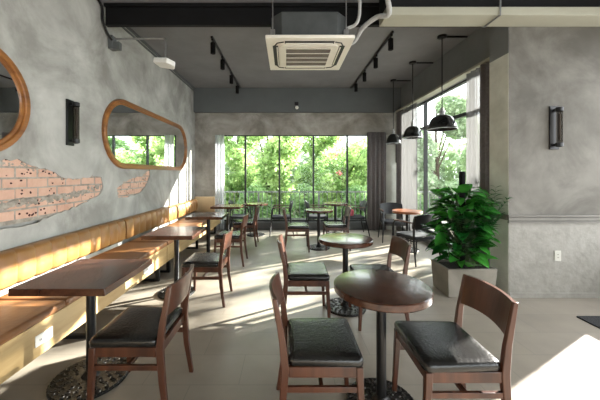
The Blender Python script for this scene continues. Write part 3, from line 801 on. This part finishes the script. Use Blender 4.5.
def big_leaf(bm, base, d, length, width, droop, rnd):
    """ovate leaf blade: midrib curve with rounded sides folded up a little"""
    d = d.normalized(); side = d.cross(Vector((0, 0, 1)))
    if side.length < .05: side = Vector((1, 0, 0))
    side.normalize(); tw = rnd.uniform(-.5, .5); side = (side*math.cos(tw)+d.cross(side)*math.sin(tw)).normalized()
    N = 8; p = Vector(base); rows = []
    for i in range(N+1):
        s = i/N; wv = width*(math.sin(PI*min(1, s**.75))**.8) if 0 < s < 1 else .001
        nn = side.cross(d).normalized()
        if nn.z < 0: nn = -nn
        rows.append((bm.verts.new(p-side*wv+nn*wv*.22), bm.verts.new(p-side*wv*.5+nn*wv*.02), bm.verts.new(p), bm.verts.new(p+side*wv*.5+nn*wv*.02), bm.verts.new(p+side*wv+nn*wv*.22)))
        d = (d+Vector((0, 0, -droop/N))).normalized(); p = p+d*length/N
    for a, c in zip(rows, rows[1:]):
        for k in range(4): bm.faces.new((a[k], a[k+1], c[k+1], c[k]))
rnd = random.Random(21)
t = thing('philodendron', 'big broad-leaved dark green plant in the concrete planter', 'plant', PC+Vector((-.03, -.02, 0)))
lb, sb = ident(), ident()
for i in range(190):
    k = i/190; ang = i*2.4+rnd.uniform(-.3, .3); hgt = .08+.84*k**.85+rnd.uniform(-.05, .05)
    rad = (.085+.10*math.sin(PI*min(1, k*.9+.15))+rnd.uniform(-.03, .03))*(1 if math.cos(ang) < .5 else .8)
    st = Vector((.05*math.cos(ang), .05*math.sin(ang), hgt*.62))
    e = Vector((rad*math.cos(ang), rad*math.sin(ang), hgt))
    add_tube(sb, [(.03*math.cos(ang), .03*math.sin(ang), 0), st, e], [.006, .005, .003], 5)
    d = Vector((math.cos(ang), math.sin(ang), rnd.uniform(.1, .9)))
    L_ = rnd.uniform(.19, .30)
    big_leaf(lb, e, d, L_, L_*rnd.uniform(.22, .30), rnd.uniform(.5, 1.3), rnd)
obj('stem', sb, 'stem', t); obj('foliage', lb, 'leafdark', t, smooth=60, recalc=False)
t = thing('areca_palm', 'feathery palm fronds on the right side of the concrete planter', 'plant', PC+Vector((.10, -.02, 0)))
lb, sb = ident(), ident()
for i in range(26):
    ang = i*2.4; tilt = rnd.uniform(.1, .34)*(.6 if math.cos(ang) > 0 else 1); hgt = rnd.uniform(.5, 1.06); pts = []
    d = Vector((math.cos(ang)*tilt, math.sin(ang)*tilt, 1)).normalized(); p = Vector((.03*math.cos(ang), .03*math.sin(ang), 0))
    N = 16
    for k in range(N+1):
        pts.append(p.copy()); p = p+d*hgt/N; d = (d+Vector((math.cos(ang)*.02, math.sin(ang)*.02, -.05*(k > 6)))).normalized()
    add_tube(sb, pts, [.005*(1-.7*k/N) for k in range(N+1)], 5)
    for k in range(5, N+1):
        tan = (pts[k]-pts[k-1]).normalized(); sd_ = tan.cross(Vector((0, 0, 1)));
        if sd_.length < .05: sd_ = Vector((1, 0, 0))
        sd_.normalize()
        for s in (-1, 1): big_leaf(lb, pts[k], (sd_*s*.9+tan*.7+Vector((0, 0, .1))), .17*(1.1-.5*abs(k-10)/8), .011, .7, rnd)
for bm_ in (lb, sb):
    for v in bm_.verts:
        lim = XC-.03-t.location.x
        if v.co.x > lim-.03: v.co.x = lim-.03+.03*math.tanh((v.co.x-lim+.03)/.06)
obj('stem', sb, 'stem', t); obj('foliage', lb, 'palmleaf', t, smooth=60, recalc=False)
b = ident(); add_lathe(b, [(.032, 0), (.034, .05), (.034, 1.15), (.028, 1.165)], n=16)
o = obj('plant_pole', b, 'matte', loc=(PC.x-.045, PC.y-.07, PC.z)); tag(o, 'black upright pole rising above the big potted plant', 'pole')

# ---------------------------------------------------------------- ceiling cassette air conditioner and pipes
AX0, AX1, AY0, AY1, AZ = -.23, .72, 3.06, 4.02, 2.878
ac = thing('ceiling_air_conditioner', 'large white square ceiling cassette air conditioner with grille', 'air conditioner', ((AX0+AX1)/2, (AY0+AY1)/2, AZ))
b = ident(); add_prism(b, rr_poly(.95, .95, .01, 2), 0, .035)
pn = obj('panel', b, 'offwhite', ac, bevel=.004)
b = ident()
for s in (-1, 1):
    add_box(b, -.27, .27, s*.375-.03, s*.375+.03, -.004, .006); add_box(b, s*.375-.03, s*.375+.03, -.29, .29, -.004, .006)
    for q in (-1, 1):
        add_tube(b, [(q*.28, s*.385, .001), (q*.35, s*.36, .001), (q*.385, s*.28, .001)], .009, 6)
obj('air_slot', b, 'slot', pn)
b = ident()
for s in (-1, 1):
    add_box(b, -.26, .26, s*.357-.006, s*.357+.006, -.012, -.004); add_box(b, s*.357-.006, s*.357+.006, -.26, .26, -.012, -.004)
obj('louvre', b, 'offwhite', pn)
b = ident(); add_prism(b, rr_poly(.66, .66, .06, 4), -.014, 0); obj('grille_surround', b, 'offwhite', pn, bevel=.004)
b = ident(); add_box(b, -.255, .255, -.255, .255, -.020, -.0145); obj('intake_grille', b, 'grille', pn)
b = ident()
for k in range(5): add_box(b, -.26, .26, -.260+k*.128, -.252+k*.128, -.024, -.019)
obj('grille_bar', b, 'offwhite', pn)
b = ident(); add_prism(b, [(x, y) for x, y in ((-.42, -.30), (-.30, -.42), (.30, -.42), (.42, -.30), (.42, .30), (.30, .42), (-.30, .42), (-.42, .30))], .036, .31); obj('housing', b, 'acbody', ac, bevel=.006)
for sx in (-1, 1):
    for sy in (-1, 1):
        b = ident(); add_tube(b, [(sx*.40, sy*.38, .10), (sx*.40, sy*.38, ZC-AZ)], .006, 6); add_box(b, sx*.40-.025, sx*.40+.025, sy*.38-.02, sy*.38+.02, .08, .13); obj('hanging_rod', b, 'steel', ac)
def smooth_path(pts, n=6):
    pts = [Vector(p) for p in pts]; out = []
    for i in range(len(pts)-1):
        p0, p1, p2, p3 = pts[max(i-1, 0)], pts[i], pts[i+1], pts[min(i+2, len(pts)-1)]
        for k in range(n):
            t = k/n; out.append(.5*((2*p1)+(p2-p0)*t+(2*p0-5*p1+4*p2-p3)*t*t+(3*p1-p0-3*p2+p3)*t**3))
    out.append(pts[-1]); return out
b = ident(); add_tube(b, smooth_path([(.68, 3.5, 2.99), (.80, 3.45, 3.02), (.86, 3.30, 3.10), (.98, 3.16, 3.15), (1.07, 3.06, 3.12), (1.04, 3.0, 3.25), (.90, 2.95, ZC)]), .026, 12)
o = obj('insulated_pipe', b, 'pipe'); tag(o, 'thick pale insulated pipe curving right from the air conditioner', 'pipe')
b = ident(); add_tube(b, smooth_path([(.67, 3.2, 3.05), (.74, 3.18, 3.07), (.775, 3.15, 3.12), (.79, 3.15, 3.25), (.79, 3.15, ZC)]), .018, 12)
o = obj('insulated_pipe', b, 'pipe'); tag(o, 'thin grey pipe rising straight up beside the air conditioner', 'pipe')
b = ident(); add_tube(b, [(2.28, 3.10, ZC), (2.28, 3.10, 3.235), (2.28, 3.10, 3.14), (2.28, 3.36, 3.138)], .009, 8)
o = obj('conduit_pipe', b, 'side_beam'); tag(o, 'thin grey conduit bent under the cream ceiling beam', 'pipe')
b = ident(); add_tube(b, smooth_path([(XL+.02, 3.55, ZC), (XL+.03, 3.68, 3.57), (XL+.03, 3.70, 3.40), (XL+.03, 3.80, 3.28), (XL+.05, 3.86, 3.22)]), .016, 8)
o = obj('cable_bundle', b, 'black'); tag(o, 'black cable bundle running down the left end of the black beam', 'cable')

# ---------------------------------------------------------------- track spotlights
def track(label, x, ya, yb, ys, glab):
    t = thing('light_track', label, 'track light', (x, (ya+yb)/2, ZC))
    oy = (ya+yb)/2
    b = ident(); add_box(b, -.018, .018, ya-oy, yb-oy, -.03, -.0005); obj('rail', b, 'black', t, bevel=.002)
    for y in ys:
        b = ident(); add_box(b, -.016, .016, y-oy-.05, y-oy+.05, -.05, -.0305); add_tube(b, [(0, y-oy, -.05), (0, y-oy, -.075)], .008, 8); sp = obj('spotlight', b, 'black', t)
        b = ident(); add_lathe(b, [(.038, -.250), (.040, -.247), (.040, -.08), (.034, -.074)], (0, y-oy, 0), 20); obj('lamp_can', b, 'matte', sp)
    return t
track('black ceiling track with four spotlights left of the air conditioner', -1.20, 4.62, 7.37, (4.70, 5.40, 6.25, 7.0), '')
track('black ceiling track with four spotlights right of the air conditioner', 1.63, 4.45, 7.37, (4.56, 5.33, 6.10, 6.85), '')
# ---------------------------------------------------------------- pendant lamps
def pendant(label, loc, sc):
    t = thing('pendant_lamp', label, 'pendant lamp', (loc[0]+.03, loc[1], loc[2]))
    D = -(ZC-2.15)
    b = ident(); add_lathe(b, [(.06, -.035), (.07, -.028), (.07, -.0005)], n=20); add_tube(b, [(0, 0, -.016), (.40, 0, -.016)], .014, 8); obj('ceiling_rose', b, 'black', t)
    b = ident(); add_tube(b, [(0, 0, -.02), (0, 0, D+.34)], .008, 8); obj('cord', b, 'black', t)
    b = ident(); add_lathe(b, [(.022*sc, D+.34), (.024*sc, D+.30), (.040*sc, D+.295), (.040*sc, D+.27), (.032*sc, D+.265), (.032*sc, D+.235), (.055*sc, D+.23), (.055*sc, D+.21)], n=20); obj('lamp_holder', b, 'steel', t)
    prof = [(.05, .225), (.08, .22), (.125, .19), (.158, .14), (.18, .08), (.188, .03), (.198, .022), (.198, .0)]
    b = ident(); add_lathe(b, [(r_*sc, D+z_) for r_, z_ in prof]+[((r_-.005)*sc, D+z_) for r_, z_ in prof[::-1]], n=36, cap=False); obj('lamp_shade', b, 'pendant', t, smooth=50)
    b = ident(); add_lathe(b, [(.1975*sc, D-.006), (.2*sc, D-.006), (.2*sc, D+.006), (.1975*sc, D+.006), (.1975*sc, D-.006)], n=36, cap=False); obj('rim', b, 'steel', t)
    b = ident(); bmesh.ops.create_uvsphere(b, u_segments=16, v_segments=10, radius=.035, matrix=Matrix.Translation((0, 0, D+.10))); add_lathe(b, [(.015, D+.12), (.02, D+.21)], n=12); obj('bulb', b, 'offwhite', t)
    return t
pendant('nearest and largest black dome pendant lamp by the side window', (2.44, 4.62, ZC), 1.10)
pendant('middle black dome pendant lamp of the three by the side window', (2.44, 5.70, ZC), .93)
pendant('farthest and smallest black dome pendant lamp by the side window', (2.46, 6.79, ZC), .84)
# ---------------------------------------------------------------- bracketed devices
t = thing('wall_arm_device', 'white wedge-shaped device on a bent metal arm high on the left wall', 'device', (XL, 3.90, 3.17))
b = ident(); add_box(b, .001, .06, -.05, .05, -.06, .12); add_box(b, .06, .14, -.035, .035, -.06, .04); obj('mounting_box', b, 'beam', t, bevel=.004)
b = ident(); add_tube(b, smooth_path([(.05, 0, .085), (.30, 0, .088), (.66, 0, .09), (.73, 0, .085), (.745, 0, .03), (.745, 0, -.22)], 5), .012, 8); obj('arm', b, 'steel', t)
b = ident()
add_prism(b, [(-.12, -.10), (.08, -.15), (.14, -.02), (.08, .12), (-.11, .10)], 0, .07)
bmesh.ops.transform(b, matrix=Matrix.Translation((.74, 0, -.28)) @ Matrix.Rotation(.12, 4, 'Y'), verts=b.verts[:]); obj('device_body', b, 'white', t, bevel=.015, seg=3)
t = thing('beam_spotlight', 'small white and black fitting on the dark beam over the back window', 'device', (.24, YB-.12, 3.20))
b = ident(); add_box(b, -.05, .05, -.06, -.001, -.02, .06); add_tube(b, [(0, -.03, -.02), (0, -.06, -.06)], .012, 8); obj('mount', b, 'black', t, bevel=.004)
b = ident(); bmesh.ops.create_uvsphere(b, u_segments=14, v_segments=10, radius=.045, matrix=Matrix.Translation((.01, -.08, -.085))); obj('lamp_head', b, 'white', t)
# ---------------------------------------------------------------- doormat
b = ident(); add_prism(b, rr_poly(.85, .24, .01, 2, 3.335, 2.80), .0, .012); o = obj('doormat', b, 'mat_dark'); tag(o, 'dark doormat on the floor at the right edge', 'mat')

# ---------------------------------------------------------------- groups of repeated things
GROUPS = {'dining_chair': 'wooden dining chairs with black pads', 'armchair': 'grey armchairs by the windows', 'round_table': 'round tables',
          'rectangular_table': 'rectangular tables along the bench', 'pendant_lamp': 'black pendant lamps', 'light_track': 'ceiling light tracks',
          'wall_sconce': 'black wall lamps', 'wall_mirror': 'wood-framed mirrors', 'banquette_bench': 'tan wall benches', 'wall_socket': 'white wall sockets',
          'curtain': 'charcoal curtains', 'sheer_curtain': 'sheer curtains', 'garden_tree': 'trees in the garden', 'garden_shrub': 'shrubs behind the railing',
          'insulated_pipe': 'pipes beside the air conditioner', 'curtain_track': None}
for o in list(scn.objects):
    g = GROUPS.get(o.name.split('.')[0])
    if g and o.parent is None and 'label' in o: o['group'] = g
